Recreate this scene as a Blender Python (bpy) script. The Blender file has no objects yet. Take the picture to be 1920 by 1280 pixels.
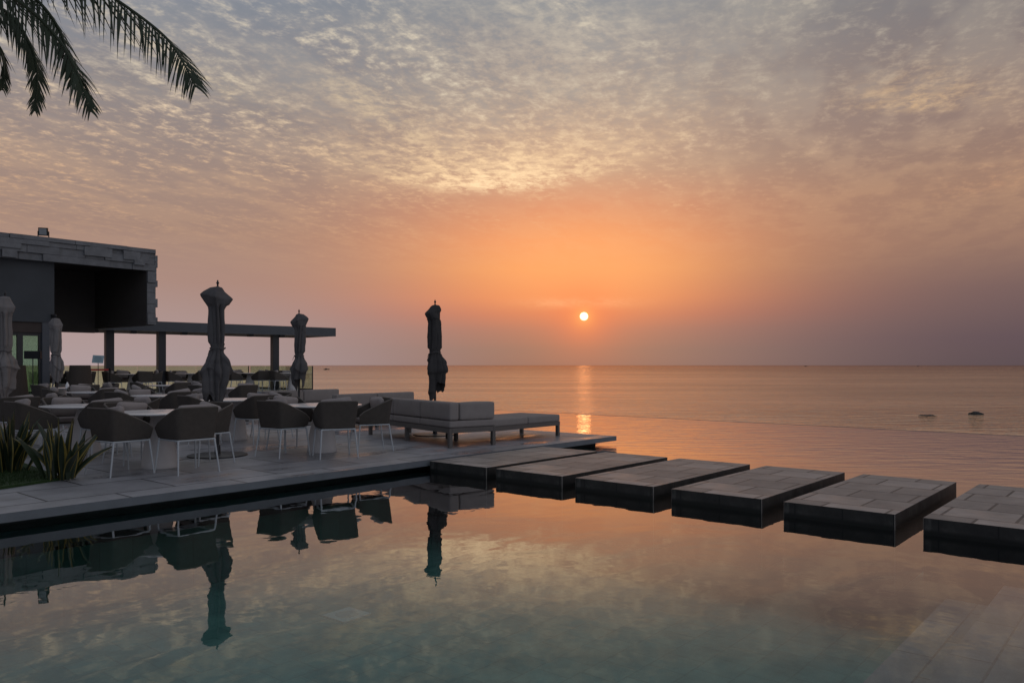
import bpy, bmesh, math, random
from mathutils import Vector, Matrix, noise as mnoise
R = math.radians
C = bpy.context.scene
COL = C.collection
# ------------------------------------------------------------------ camera
# World X runs along the pool edge (away to the right), world Y runs from the pool to the terrace.
FW = (.7615, .6482); RT = (.6482, -.7615)
def W(X, Y, z):                      # metres right of / ahead of the viewer -> world
    return Vector((RT[0]*X + FW[0]*Y, RT[1]*X + FW[1]*Y, z))
cd = bpy.data.cameras.new("camera"); cam = bpy.data.objects.new("camera", cd); COL.objects.link(cam)
cam.location = (0, 0, 1.4); cam.rotation_euler = (R(90), 0, R(-49.6))
cd.sensor_width = 36; cd.lens = 27.47; cd.shift_y = 44.5/1920; cd.clip_start = .05; cd.clip_end = 60000
C.camera = cam
C.view_settings.view_transform = 'Standard'; C.view_settings.look = 'None'
C.view_settings.exposure = 0; C.view_settings.gamma = 1
# ------------------------------------------------------------------ node helpers
def lin(c):
    return tuple(((v/255)/12.92 if v/255 <= .04045 else ((v/255+.055)/1.055)**2.4) for v in c)
class NT:
    def __init__(s, t): s.t = t; t.nodes.clear()
    def n(s, typ, **k):
        nd = s.t.nodes.new(typ)
        for a, b in k.items(): setattr(nd, a, b)
        return nd
    def l(s, a, b): s.t.links.new(a, b)
    def put(s, sock, v):
        if isinstance(v, bpy.types.NodeSocket): s.l(v, sock)
        elif v is not None:
            if hasattr(sock.default_value, '__len__'):
                v = tuple(v) if hasattr(v, '__len__') else (v,)*3
                if len(sock.default_value) == 4 and len(v) == 3: v = v+(1,)
            sock.default_value = v
    def m(s, op, a, b=None, c=None, clamp=False):
        nd = s.n('ShaderNodeMath', operation=op); nd.use_clamp = clamp
        for i, v in enumerate((a, b, c)):
            if v is not None: s.put(nd.inputs[i], v)
        return nd.outputs[0]
    def v(s, op, a, b=None):
        nd = s.n('ShaderNodeVectorMath', operation=op)
        s.put(nd.inputs[0], a)
        if b is not None: s.put(nd.inputs[1], b)
        return nd.outputs['Value'] if op in ('DOT_PRODUCT', 'LENGTH') else nd.outputs[0]
    def mix(s, f, a, b, typ='MIX'):
        nd = s.n('ShaderNodeMix', data_type='RGBA', blend_type=typ)
        s.put(nd.inputs[0], f); s.put(nd.inputs[6], a); s.put(nd.inputs[7], b)
        return nd.outputs[2]
    def ramp(s, f, pts, interp='LINEAR'):
        nd = s.n('ShaderNodeValToRGB'); cr = nd.color_ramp; cr.interpolation = interp
        while len(cr.elements) < len(pts): cr.elements.new(.5)
        for e, (p, c) in zip(cr.elements, pts):
            e.position = p; e.color = (c if hasattr(c, '__len__') else (c, c, c)) + ((1,) if not hasattr(c, '__len__') or len(c) == 3 else ())
        s.put(nd.inputs[0], f); return nd.outputs[0]
    def ss(s, x, a, b):
        nd = s.n('ShaderNodeMapRange', interpolation_type='SMOOTHSTEP'); nd.clamp = True
        s.put(nd.inputs[0], x); nd.inputs[1].default_value = a; nd.inputs[2].default_value = b
        return nd.outputs[0]
    def noise(s, vec, scale, detail=3, rough=.5, dist=0, out=0):
        nd = s.n('ShaderNodeTexNoise'); s.put(nd.inputs['Vector'], vec)
        nd.inputs['Scale'].default_value = scale; nd.inputs['Detail'].default_value = detail
        nd.inputs['Roughness'].default_value = rough; nd.inputs['Distortion'].default_value = dist
        return nd.outputs[out]
    def comb(s, x, y, z):
        nd = s.n('ShaderNodeCombineXYZ')
        for i, v in enumerate((x, y, z)): s.put(nd.inputs[i], v)
        return nd.outputs[0]
    def gauss(s, x, c, w):
        d = s.m('DIVIDE', s.m('SUBTRACT', x, c), w)
        return s.m('EXPONENT', s.m('MULTIPLY', s.m('MULTIPLY', d, d), -1))
# ------------------------------------------------------------------ world: hazy sunset sky
SUN = Vector((RT[0]*.0922+FW[0], RT[1]*.0922+FW[1], .0625)).normalized()
wd = bpy.data.worlds.new("World"); C.world = wd; wd.use_nodes = True
k = NT(wd.node_tree)
D = k.n('ShaderNodeTexCoord').outputs['Generated']
sx = k.n('ShaderNodeSeparateXYZ'); k.l(D, sx.inputs[0]); dz = sx.outputs[2]
rr = k.v('DOT_PRODUCT', D, (RT[0], RT[1], 0)); ff = k.v('DOT_PRODUCT', D, (FW[0], FW[1], 0))
az = k.m('ARCTAN2', rr, ff)
el = k.m('ARCSINE', k.m('MAXIMUM', dz, -.2))
def ep(y): return math.atan((684.5-y)/1465)
def rmp(pts): return k.ramp(el, [(ep(y) if y > -900 else 1.0, lin(c)) for y, c in pts])
A = rmp([(684, (128,104,102)), (655, (136,107,103)), (618, (172,114,101)), (590, (210,122,93)), (560, (240,142,92)),
         (505, (255,163,98)), (455, (252,161,105)), (395, (229,153,113)), (320, (208,166,136)), (180, (184,164,148)), (0, (160,158,156)), (-1000, (105,112,130))])
B = rmp([(684, (176,158,160)), (620, (176,152,150)), (540, (172,140,130)), (450, (166,136,122)), (350, (160,138,128)),
         (200, (146,138,137)), (0, (134,144,158)), (-1000, (105,115,135))])
Cc = rmp([(684, (86,76,84)), (640, (92,78,88)), (560, (118,94,94)), (480, (150,116,102)), (390, (160,126,108)),
          (250, (142,122,116)), (100, (130,122,122)), (0, (120,120,122)), (-1000, (105,112,130))])
side = k.mix(k.ss(az, -.62, .62), B, Cc)
base = k.mix(k.gauss(az, .075, .235), side, A)
glow = k.m('MULTIPLY', k.gauss(az, .10, .11), k.gauss(el, .125, .055))
base = k.mix(k.m('MULTIPLY', glow, .55), base, lin((255,174,110)))
# altocumulus sheet seen in perspective
den = k.m('ADD', k.m('MAXIMUM', dz, 0), .04)
ca, sa = math.cos(R(20)), math.sin(R(20))            # rows run towards an azimuth right of the view
al = k.m('ADD', k.m('MULTIPLY', ff, ca), k.m('MULTIPLY', rr, sa)); ac = k.m('SUBTRACT', k.m('MULTIPLY', rr, ca), k.m('MULTIPLY', ff, sa))
pu = k.m('DIVIDE', al, den); pv = k.m('DIVIDE', ac, den)
P = k.comb(pu, pv, 3.7)
wob = k.v('MULTIPLY', k.v('SUBTRACT', k.noise(P, 2.2, 3, out=1), (.5, .5, .5)), (.10, .10, 0))
P2 = k.v('ADD', P, wob)
rows = k.noise(k.v('MULTIPLY', P2, (.40, 1.25, 1)), 11, 3, .55)         # long rolls
cells = k.noise(k.v('MULTIPLY', P2, (.95, 1.0, 1)), 21, 4, .62)        # puffs
fine = k.noise(k.v('MULTIPLY', P2, (.8, 1.0, 1)), 60, 3, .6)
big = k.noise(k.v('MULTIPLY', P, (.42, 1.2, 1)), 2.1, 3, .55)
soft = k.noise(k.v('MULTIPLY', P, (.6, 1.1, 1)), 5.0, 3, .5)
leftw = k.ss(az, .46, -.05)
cl = k.m('ADD', k.m('MULTIPLY', rows, .30), k.m('ADD', k.m('MULTIPLY', cells, .52), k.m('MULTIPLY', fine, .16)))
region = k.m('MULTIPLY', k.m('ADD', .25, k.m('MULTIPLY', k.ss(big, .34, .60), .75)), k.m('ADD', .22, k.m('MULTIPLY', leftw, .78)))
lit = k.m('POWER', k.ss(cl, .45, .69), 1.25)
fade = k.m('MULTIPLY', k.ss(el, .10, .30), k.m('ADD', .12, k.m('MULTIPLY', region, .88)))
litc = k.mix(k.ss(el, .17, .36), lin((250,198,146)), lin((226,212,188)))
base = k.mix(k.m('MULTIPLY', k.m('MULTIPLY', k.ss(soft, .40, .62), .30), k.ss(el, .08, .25)), base, k.mix(.45, base, litc))
col = k.mix(k.m('MULTIPLY', k.m('MULTIPLY', lit, fade), 1.0), base, litc)
gap = k.m('MULTIPLY', k.ss(cl, .52, .38), k.m('MULTIPLY', k.ss(el, .2, .42), k.m('ADD', .15, k.m('MULTIPLY', leftw, .85))))
col = k.mix(k.m('MULTIPLY', gap, .50), col, lin((128,134,144)))
# brightest torn edge of the sheet above the sun, and two fainter shreds
tex = k.noise(k.comb(k.m('MULTIPLY', az, 16), k.m('MULTIPLY', el, 60), 1.3), 2.2, 6, .68, .6)
tex2 = k.noise(k.comb(k.m('MULTIPLY', az, 5), k.m('MULTIPLY', el, 14), 5.3), 1.6, 3, .6)
def shred(a0, aw, e0, ew, slope, curve, amp, c, lo=.44, hi=.66):
    global col
    da = k.m('SUBTRACT', az, a0)
    ec = k.m('ADD', e0, k.m('ADD', k.m('MULTIPLY', da, slope), k.m('MULTIPLY', k.m('MULTIPLY', da, da), curve)))
    de = k.m('SUBTRACT', el, ec)
    up = k.m('EXPONENT', k.m('MULTIPLY', k.m('POWER', k.m('MAXIMUM', de, 0), 1.5), -1/ew**1.5))
    lo_ = k.ss(de, -.012, .006)
    g = k.m('MULTIPLY', k.m('MULTIPLY', k.gauss(az, a0, aw), up), lo_)
    t = k.m('ADD', k.m('MULTIPLY', k.ss(tex, lo, hi), .55), k.m('ADD', k.m('MULTIPLY', k.ss(cl, .44, .60), .55), k.m('MULTIPLY', k.ss(tex2, .4, .65), .15)))
    col = k.mix(k.m('MULTIPLY', k.m('MULTIPLY', g, t), amp, clamp=True), col, c)
shred(-.02, .17, .222, .046, .03, .8, 1.1, lin((255,218,170)), .38, .60)
shred(-.02, .085, .224, .030, .03, .8, .9, (1.15, .80, .48), .46, .62)
shred(.48, .07, .285, .03, -.1, 0, .75, lin((222,184,140)))
shred(.58, .10, .195, .02, .15, 0, .4, lin((205,155,120)))
shred(-.17, .07, .30, .03, -.45, 0, .6, lin((232,205,165)))
shred(-.40, .10, .335, .02, -.45, 0, .55, lin((222,200,165)))
shred(.085, .06, .079, .005, 0, 0, 1.2, lin((255,182,128)), .3, .6)
# sun halo and disc
dot = k.v('DOT_PRODUCT', D, tuple(SUN)); ang = k.m('ARCCOSINE', k.m('MINIMUM', dot, 1))
halo = k.m('EXPONENT', k.m('MULTIPLY', ang, -1/.026))
col = k.mix(k.m('MULTIPLY', halo, .9), col, lin((255,112,72)))
col = k.mix(k.m('MULTIPLY', k.m('EXPONENT', k.m('MULTIPLY', ang, -1/.009)), .95), col, lin((255,190,110)))
rear = k.ss(ff, .15, -.75)
col = k.mix(k.m('MULTIPLY', rear, .9), col, k.mix(k.ss(rr, -.5, .6), lin((62,72,94)), lin((186,194,208))))
below = k.ss(dz, 0, -.02)
col = k.mix(below, col, lin((70,66,70)))
disc = k.ss(ang, .0058, .0044)
sky = k.n('ShaderNodeTexSky', sky_type='NISHITA'); sky.sun_disc = False
sky.sun_elevation = R(3.6); sky.sun_rotation = math.atan2(SUN.x, SUN.y)
bg0 = k.n('ShaderNodeBackground'); k.l(sky.outputs[0], bg0.inputs[0]); bg0.inputs[1].default_value = .0025
bg1 = k.n('ShaderNodeBackground'); k.l(col, bg1.inputs[0]); bg1.inputs[1].default_value = .97
bg2 = k.n('ShaderNodeBackground'); bg2.inputs[0].default_value = (1, .74, .42, 1); k.l(k.m('MULTIPLY', disc, 2.4), bg2.inputs[1])
a1 = k.n('ShaderNodeAddShader'); a2 = k.n('ShaderNodeAddShader'); wo = k.n('ShaderNodeOutputWorld')
k.l(bg0.outputs[0], a1.inputs[0]); k.l(bg1.outputs[0], a1.inputs[1]); k.l(a1.outputs[0], a2.inputs[0]); k.l(bg2.outputs[0], a2.inputs[1]); k.l(a2.outputs[0], wo.inputs[0])
# ------------------------------------------------------------------ the low sun
sl = bpy.data.lights.new("sun", 'SUN'); sl.energy = .002; sl.angle = R(1.0); sl.color = (1, .36, .12)
so = bpy.data.objects.new("sun", sl); COL.objects.link(so)
so.rotation_euler = SUN.to_track_quat('Z', 'Y').to_euler(); so.location = (20, 15, 12)
# ------------------------------------------------------------------ materials
def principled(name):
    m = bpy.data.materials.new(name); m.use_nodes = True; q = NT(m.node_tree)
    o = q.n('ShaderNodeOutputMaterial'); b = q.n('ShaderNodeBsdfPrincipled'); q.l(b.outputs[0], o.inputs[0])
    return m, q, b
def mat(name, c, rough=.7, var=.25, scale=6, bump=0, bscale=60, metal=0, spec=.5):
    m, q, b = principled(name)
    co = q.n('ShaderNodeTexCoord').outputs['Object']
    n = q.noise(co, scale, 5, .6)
    f = q.m('MULTIPLY_ADD', n, 2*var, 1-var)
    cc = q.n('ShaderNodeVectorMath', operation='SCALE'); cc.inputs[0].default_value = c; q.l(f, cc.inputs['Scale'])
    q.l(cc.outputs[0], b.inputs['Base Color'])
    b.inputs['Roughness'].default_value = rough; b.inputs['Metallic'].default_value = metal; b.inputs['Specular IOR Level'].default_value = spec
    if bump:
        bn = q.n('ShaderNodeBump'); bn.inputs['Strength'].default_value = 1; bn.inputs['Distance'].default_value = bump
        q.l(q.noise(co, bscale, 3, .6), bn.inputs['Height']); q.l(bn.outputs[0], b.inputs['Normal'])
    return m
M = {}
M['fabric'] = mat('woven shell fabric', (.072, .061, .052), .9, .25, 14, .0012, 260)
M['cushion'] = mat('taupe cushion fabric', (.34, .30, .285), .95, .2, 7, .004, 18)
M['piping'] = mat('taupe edge piping', (.15, .13, .115), .85, .15, 20)
M['sofa'] = mat('sofa cushion fabric', (.28, .25, .235), .92, .18, 6, .003, 12)
M['sofa_frame'] = mat('sofa frame paint', (.13, .115, .105), .5, .1, 5)
M['white_metal'] = mat('pale powder coated metal', (.50, .53, .55), .38, .08, 20)
M['table_top'] = mat('white table top', (.86, .85, .85), .22, .04, 3, spec=.9)
M['concrete_base'] = mat('light grey concrete base', (.60, .57, .56), .8, .10, 6, .001, 80)
M['umbrella'] = mat('grey parasol cloth', (.105, .10, .102), .95, .22, 5, .004, 35)
M['umbrella_dark'] = mat('charcoal parasol cloth', (.055, .052, .052), .95, .22, 5, .004, 35)
M['umbrella_pale'] = mat('beige grey parasol cloth', (.21, .195, .19), .95, .22, 5, .004, 35)
M['dark_metal'] = mat('dark metal', (.03, .03, .033), .45, .2, 8)
M['black'] = mat('black plastic', (.012, .012, .013), .5, .2, 8)
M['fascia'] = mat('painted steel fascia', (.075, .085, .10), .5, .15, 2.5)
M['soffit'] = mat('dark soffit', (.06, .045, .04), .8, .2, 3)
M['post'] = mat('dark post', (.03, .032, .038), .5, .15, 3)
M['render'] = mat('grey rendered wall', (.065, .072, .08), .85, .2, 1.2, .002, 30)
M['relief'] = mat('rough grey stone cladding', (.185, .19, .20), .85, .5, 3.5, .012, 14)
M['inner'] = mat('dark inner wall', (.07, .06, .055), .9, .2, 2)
M['trunk'] = mat('palm trunk bark', (.09, .07, .055), .9, .3, 8, .02, 12)
M['frond'] = mat('palm leaf', (.028, .042, .016), .6, .4, 3)
M['leaf'] = mat('snake plant leaf', (.018, .032, .014), .45, .5, 14)
M['leaf_edge'] = mat('yellow leaf margin', (.22, .17, .035), .5, .3, 14)
M['soil'] = mat('planting soil', (.03, .022, .016), .95, .3, 6, .02, 20)
M['rock'] = mat('wet rock', (.02, .018, .017), .5, .4, 1, .05, 3)
M['red'] = mat('red belt', (.45, .02, .02), .6, .1, 5)
M['placard'] = mat('pale blue placard', (.42, .56, .60), .6, .05, 5)
M['ink'] = mat('grey lettering', (.16, .22, .26), .7, .1, 5)
M['wicker'] = mat('brown wicker', (.060, .047, .038), .85, .35, 30, .004, 90)
M['lens'] = mat('lamp glass', (.30, .32, .33), .15, .1, 5)
M['boat'] = mat('boat hull', (.05, .045, .05), .7, .1, 1)
M['drain'] = mat('drain plastic', (.95, .98, .95), .4, .05, 6)
M['drain_slot'] = mat('drain slot', (.62, .68, .66), .8, .1, 6)
def stone(name, c, tw, th, joint, jw=.012, wet=0, rough=.5, shift=(0, 0, 0), var=.35, offset=.5, swap=False):
    m, q, b = principled(name)
    co = q.v('ADD', q.n('ShaderNodeTexCoord').outputs['Object'], shift)
    if swap:
        sp = q.n('ShaderNodeSeparateXYZ'); q.l(co, sp.inputs[0]); co = q.comb(sp.outputs[1], sp.outputs[0], sp.outputs[2])
    br = q.n('ShaderNodeTexBrick'); q.l(co, br.inputs['Vector'])
    br.offset = offset; br.squash = 1
    br.inputs['Scale'].default_value = 1; br.inputs['Mortar Size'].default_value = jw; br.inputs['Mortar Smooth'].default_value = .2
    br.inputs['Brick Width'].default_value = tw; br.inputs['Row Height'].default_value = th; br.inputs['Bias'].default_value = 0
    br.inputs['Color1'].default_value = tuple(x*(1-var) for x in c)+(1,); br.inputs['Color2'].default_value = tuple(x*(1+var) for x in c)+(1,)
    br.inputs['Mortar'].default_value = tuple(x*joint for x in c)+(1,)
    grain = q.m('MULTIPLY_ADD', q.noise(co, 90, 2, .7), .5, .75)
    blot = q.m('MULTIPLY_ADD', q.noise(co, 1.7, 6, .7), 1.3, .35)
    g = q.n('ShaderNodeVectorMath', operation='SCALE'); q.l(br.outputs[0], g.inputs[0]); q.l(q.m('MULTIPLY', grain, blot), g.inputs['Scale'])
    w = q.ss(q.noise(q.v('MULTIPLY', co, (.5, 1.2, 1)), .9, 4, .6), .50, .64)
    q.l(q.mix(q.m('MULTIPLY', w, wet*.45), g.outputs[0], tuple(x*.45 for x in c)), b.inputs['Base Color'])
    q.l(q.m('SUBTRACT', q.m('MULTIPLY_ADD', q.noise(co, 5, 4, .6), .3, rough-.15), q.m('MULTIPLY', w, wet*.28)), b.inputs['Roughness'])
    bn = q.n('ShaderNodeBump'); bn.inputs['Distance'].default_value = .004; bn.inputs['Strength'].default_value = .8
    q.l(q.m('SUBTRACT', q.m('MULTIPLY', q.noise(co, 40, 3, .6), .25), br.outputs['Fac']), bn.inputs['Height']); q.l(bn.outputs[0], b.inputs['Normal'])
    return m
M['deck'] = stone('granite deck paving', (.31, .31, .325), 1.35, .9, .15, .014, wet=1, rough=.5, shift=(.35, .15, 0), var=.2)
M['stone_top'] = stone('granite block paving', (.33, .29, .265), .60, .53, .30, .014, wet=.5, rough=.55, var=.24, swap=True, shift=(.56, 1.35, 0))
M['slab_edge'] = mat('granite slab edge', (.15, .165, .185), .6, .3, 4, .002, 70)
M['basin'] = stone('pool floor mosaic', (.31, .49, .43), .35, .35, .86, .008, rough=.6, var=.06)
M['ledge'] = stone('submerged granite ledge', (.44, .40, .40), .9, .45, .62, .008, rough=.7, var=.10)
M['wall_stone'] = mat('shade dark wall stone', (.022, .024, .026), .6, .3, 5, .002, 50)  # near-black: shade under the slab overhang is put into the colour
# side faces of the stepping blocks: vertical joints
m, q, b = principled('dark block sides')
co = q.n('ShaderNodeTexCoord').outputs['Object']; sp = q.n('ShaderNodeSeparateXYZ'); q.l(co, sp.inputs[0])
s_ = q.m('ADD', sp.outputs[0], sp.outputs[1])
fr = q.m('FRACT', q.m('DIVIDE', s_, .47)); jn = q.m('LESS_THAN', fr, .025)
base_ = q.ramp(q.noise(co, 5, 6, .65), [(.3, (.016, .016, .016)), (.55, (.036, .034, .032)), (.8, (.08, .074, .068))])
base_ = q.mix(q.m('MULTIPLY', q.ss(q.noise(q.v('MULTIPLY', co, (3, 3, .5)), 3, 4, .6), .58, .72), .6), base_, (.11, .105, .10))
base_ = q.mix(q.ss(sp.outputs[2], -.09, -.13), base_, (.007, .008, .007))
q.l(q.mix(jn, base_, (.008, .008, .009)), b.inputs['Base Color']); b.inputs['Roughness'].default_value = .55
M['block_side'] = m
# grass
M['grass'] = mat('short grass', (.022, .052, .010), .9, .5, 9, .02, 40)
# glass
def glass(name, tint, refl=1.0):
    m = bpy.data.materials.new(name); m.use_nodes = True; q = NT(m.node_tree)
    o = q.n('ShaderNodeOutputMaterial'); t = q.n('ShaderNodeBsdfTransparent'); g = q.n('ShaderNodeBsdfGlossy'); x = q.n('ShaderNodeMixShader')
    f = q.n('ShaderNodeFresnel'); f.inputs[0].default_value = 1.45
    t.inputs[0].default_value = tint+(1,); g.inputs['Roughness'].default_value = .02
    q.l(q.m('MULTIPLY', f.outputs[0], refl), x.inputs[0]); q.l(t.outputs[0], x.inputs[1]); q.l(g.outputs[0], x.inputs[2]); q.l(x.outputs[0], o.inputs[0])
    return m
M['glass'] = glass('green tinted rail glass', (.84, .95, .86), .6)
M['door_glass'] = glass('green tinted door glass', (.66, .76, .70), .8)
# pool water: reflecting surface over a faintly absorbing body
m = bpy.data.materials.new('pool water'); m.use_nodes = True; q = NT(m.node_tree)
o = q.n('ShaderNodeOutputMaterial')
ge = q.n('ShaderNodeNewGeometry'); pos = ge.outputs['Position']; sp = q.n('ShaderNodeSeparateXYZ'); q.l(pos, sp.inputs[0])
far = q.ss(sp.outputs[0], 9.5, 14.5)
h1 = q.noise(q.v('MULTIPLY', pos, (1.0, 1.5, 0)), .9, 2, .45, .4)
h2 = q.noise(q.v('MULTIPLY', pos, (1.2, .9, 0)), 5.0, 2, .5, .3)
hn = q.m('ADD', q.m('MULTIPLY', h1, .0048), q.m('MULTIPLY', h2, .00040))
rp = q.comb(q.m('MULTIPLY', q.v('DOT_PRODUCT', pos, (RT[0], RT[1], 0)), .5), q.m('MULTIPLY', q.v('DOT_PRODUCT', pos, (FW[0], FW[1], 0)), 1.7), 0)
hf = q.m('ADD', q.m('MULTIPLY', q.noise(rp, 2.2, 3, .55, .5), .019), q.m('MULTIPLY', h1, .008))
hh = q.m('ADD', hn, q.m('MULTIPLY', q.m('SUBTRACT', hf, hn), far))
bn = q.n('ShaderNodeBump'); bn.inputs['Strength'].default_value = 1; bn.inputs['Distance'].default_value = 1; q.l(hh, bn.inputs['Height'])
fz = q.n('ShaderNodeFresnel'); fz.inputs[0].default_value = 1.42; q.l(bn.outputs[0], fz.inputs[1])
tr = q.n('ShaderNodeBsdfTransparent'); tr.inputs[0].default_value = (.90, .96, .95, 1)
gl = q.n('ShaderNodeBsdfGlossy'); gl.inputs['Roughness'].default_value = .015; q.l(bn.outputs[0], gl.inputs['Normal'])
mx = q.n('ShaderNodeMixShader'); F_ = fz.outputs[0]; F_ = q.m('ADD', F_, q.m('MULTIPLY', q.ss(F_, .12, .28), q.m('MULTIPLY', q.m('MULTIPLY', F_, q.m('SUBTRACT', 1, F_)), 1.3)))
q.l(q.m('ADD', F_, q.m('MULTIPLY', far, q.m('MULTIPLY', q.m('SUBTRACT', .95, F_), .7))), mx.inputs[0]); q.l(tr.outputs[0], mx.inputs[1]); q.l(gl.outputs[0], mx.inputs[2]); q.l(mx.outputs[0], o.inputs[0])
va = q.n('ShaderNodeVolumeAbsorption'); va.inputs[0].default_value = (.16, .72, .70, 1); va.inputs[1].default_value = .17; q.l(va.outputs[0], o.inputs[1])
M['water'] = m
# sea
m = bpy.data.materials.new('sea water'); m.use_nodes = True; q = NT(m.node_tree)
o = q.n('ShaderNodeOutputMaterial'); g = q.n('ShaderNodeBsdfGlossy'); d = q.n('ShaderNodeBsdfDiffuse'); x = q.n('ShaderNodeMixShader')
pos = q.n('ShaderNodeNewGeometry').outputs['Position']
rt = q.comb(q.v('DOT_PRODUCT', pos, (RT[0], RT[1], 0)), q.v('DOT_PRODUCT', pos, (FW[0], FW[1], 0)), 0)
w1 = q.noise(q.v('MULTIPLY', rt, (.42, 1.0, 0)), .8, 4, .6, .3); w2 = q.noise(q.v('MULTIPLY', rt, (.35, 1.0, 0)), .045, 4, .6)
hh = q.m('ADD', q.m('MULTIPLY', w1, .34), q.m('MULTIPLY', w2, .6))
bn = q.n('ShaderNodeBump'); bn.inputs['Strength'].default_value = 1; bn.inputs['Distance'].default_value = 1; q.l(hh, bn.inputs['Height'])
q.l(bn.outputs[0], g.inputs['Normal'])
dist = q.v('DOT_PRODUCT', pos, (FW[0], FW[1], 0))
pat = q.noise(q.v('MULTIPLY', rt, (.22, 1.0, 0)), .035, 9, .72)
rb = q.ramp(q.m('DIVIDE', dist, 6000, clamp=True), [(0, .06), (.02, .07), (.1, .065), (.3, .05), (1, .02)])
q.l(q.m('MULTIPLY', rb, q.m('MULTIPLY_ADD', q.ss(pat, .36, .64), 1.1, .45)), g.inputs['Roughness'])
fc = q.ramp(q.m('DIVIDE', dist, 3000, clamp=True), [(0, 1.0), (.08, 1.0), (.22, (.84, .83, .86)), (1, (.80, .80, .88))])  # darker and mauve with distance: horizon haze painted into the sea colour
q.l(q.mix(1.0, q.mix(q.ss(pat, .35, .62), (.77, .68, .57), (.95, .84, .70)), fc, 'MULTIPLY'), g.inputs['Color']); d.inputs[0].default_value = (.05, .06, .06, 1)
x.inputs[0].default_value = .05; q.l(g.outputs[0], x.inputs[1]); q.l(d.outputs[0], x.inputs[2]); q.l(x.outputs[0], o.inputs[0])
M['sea'] = m
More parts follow.
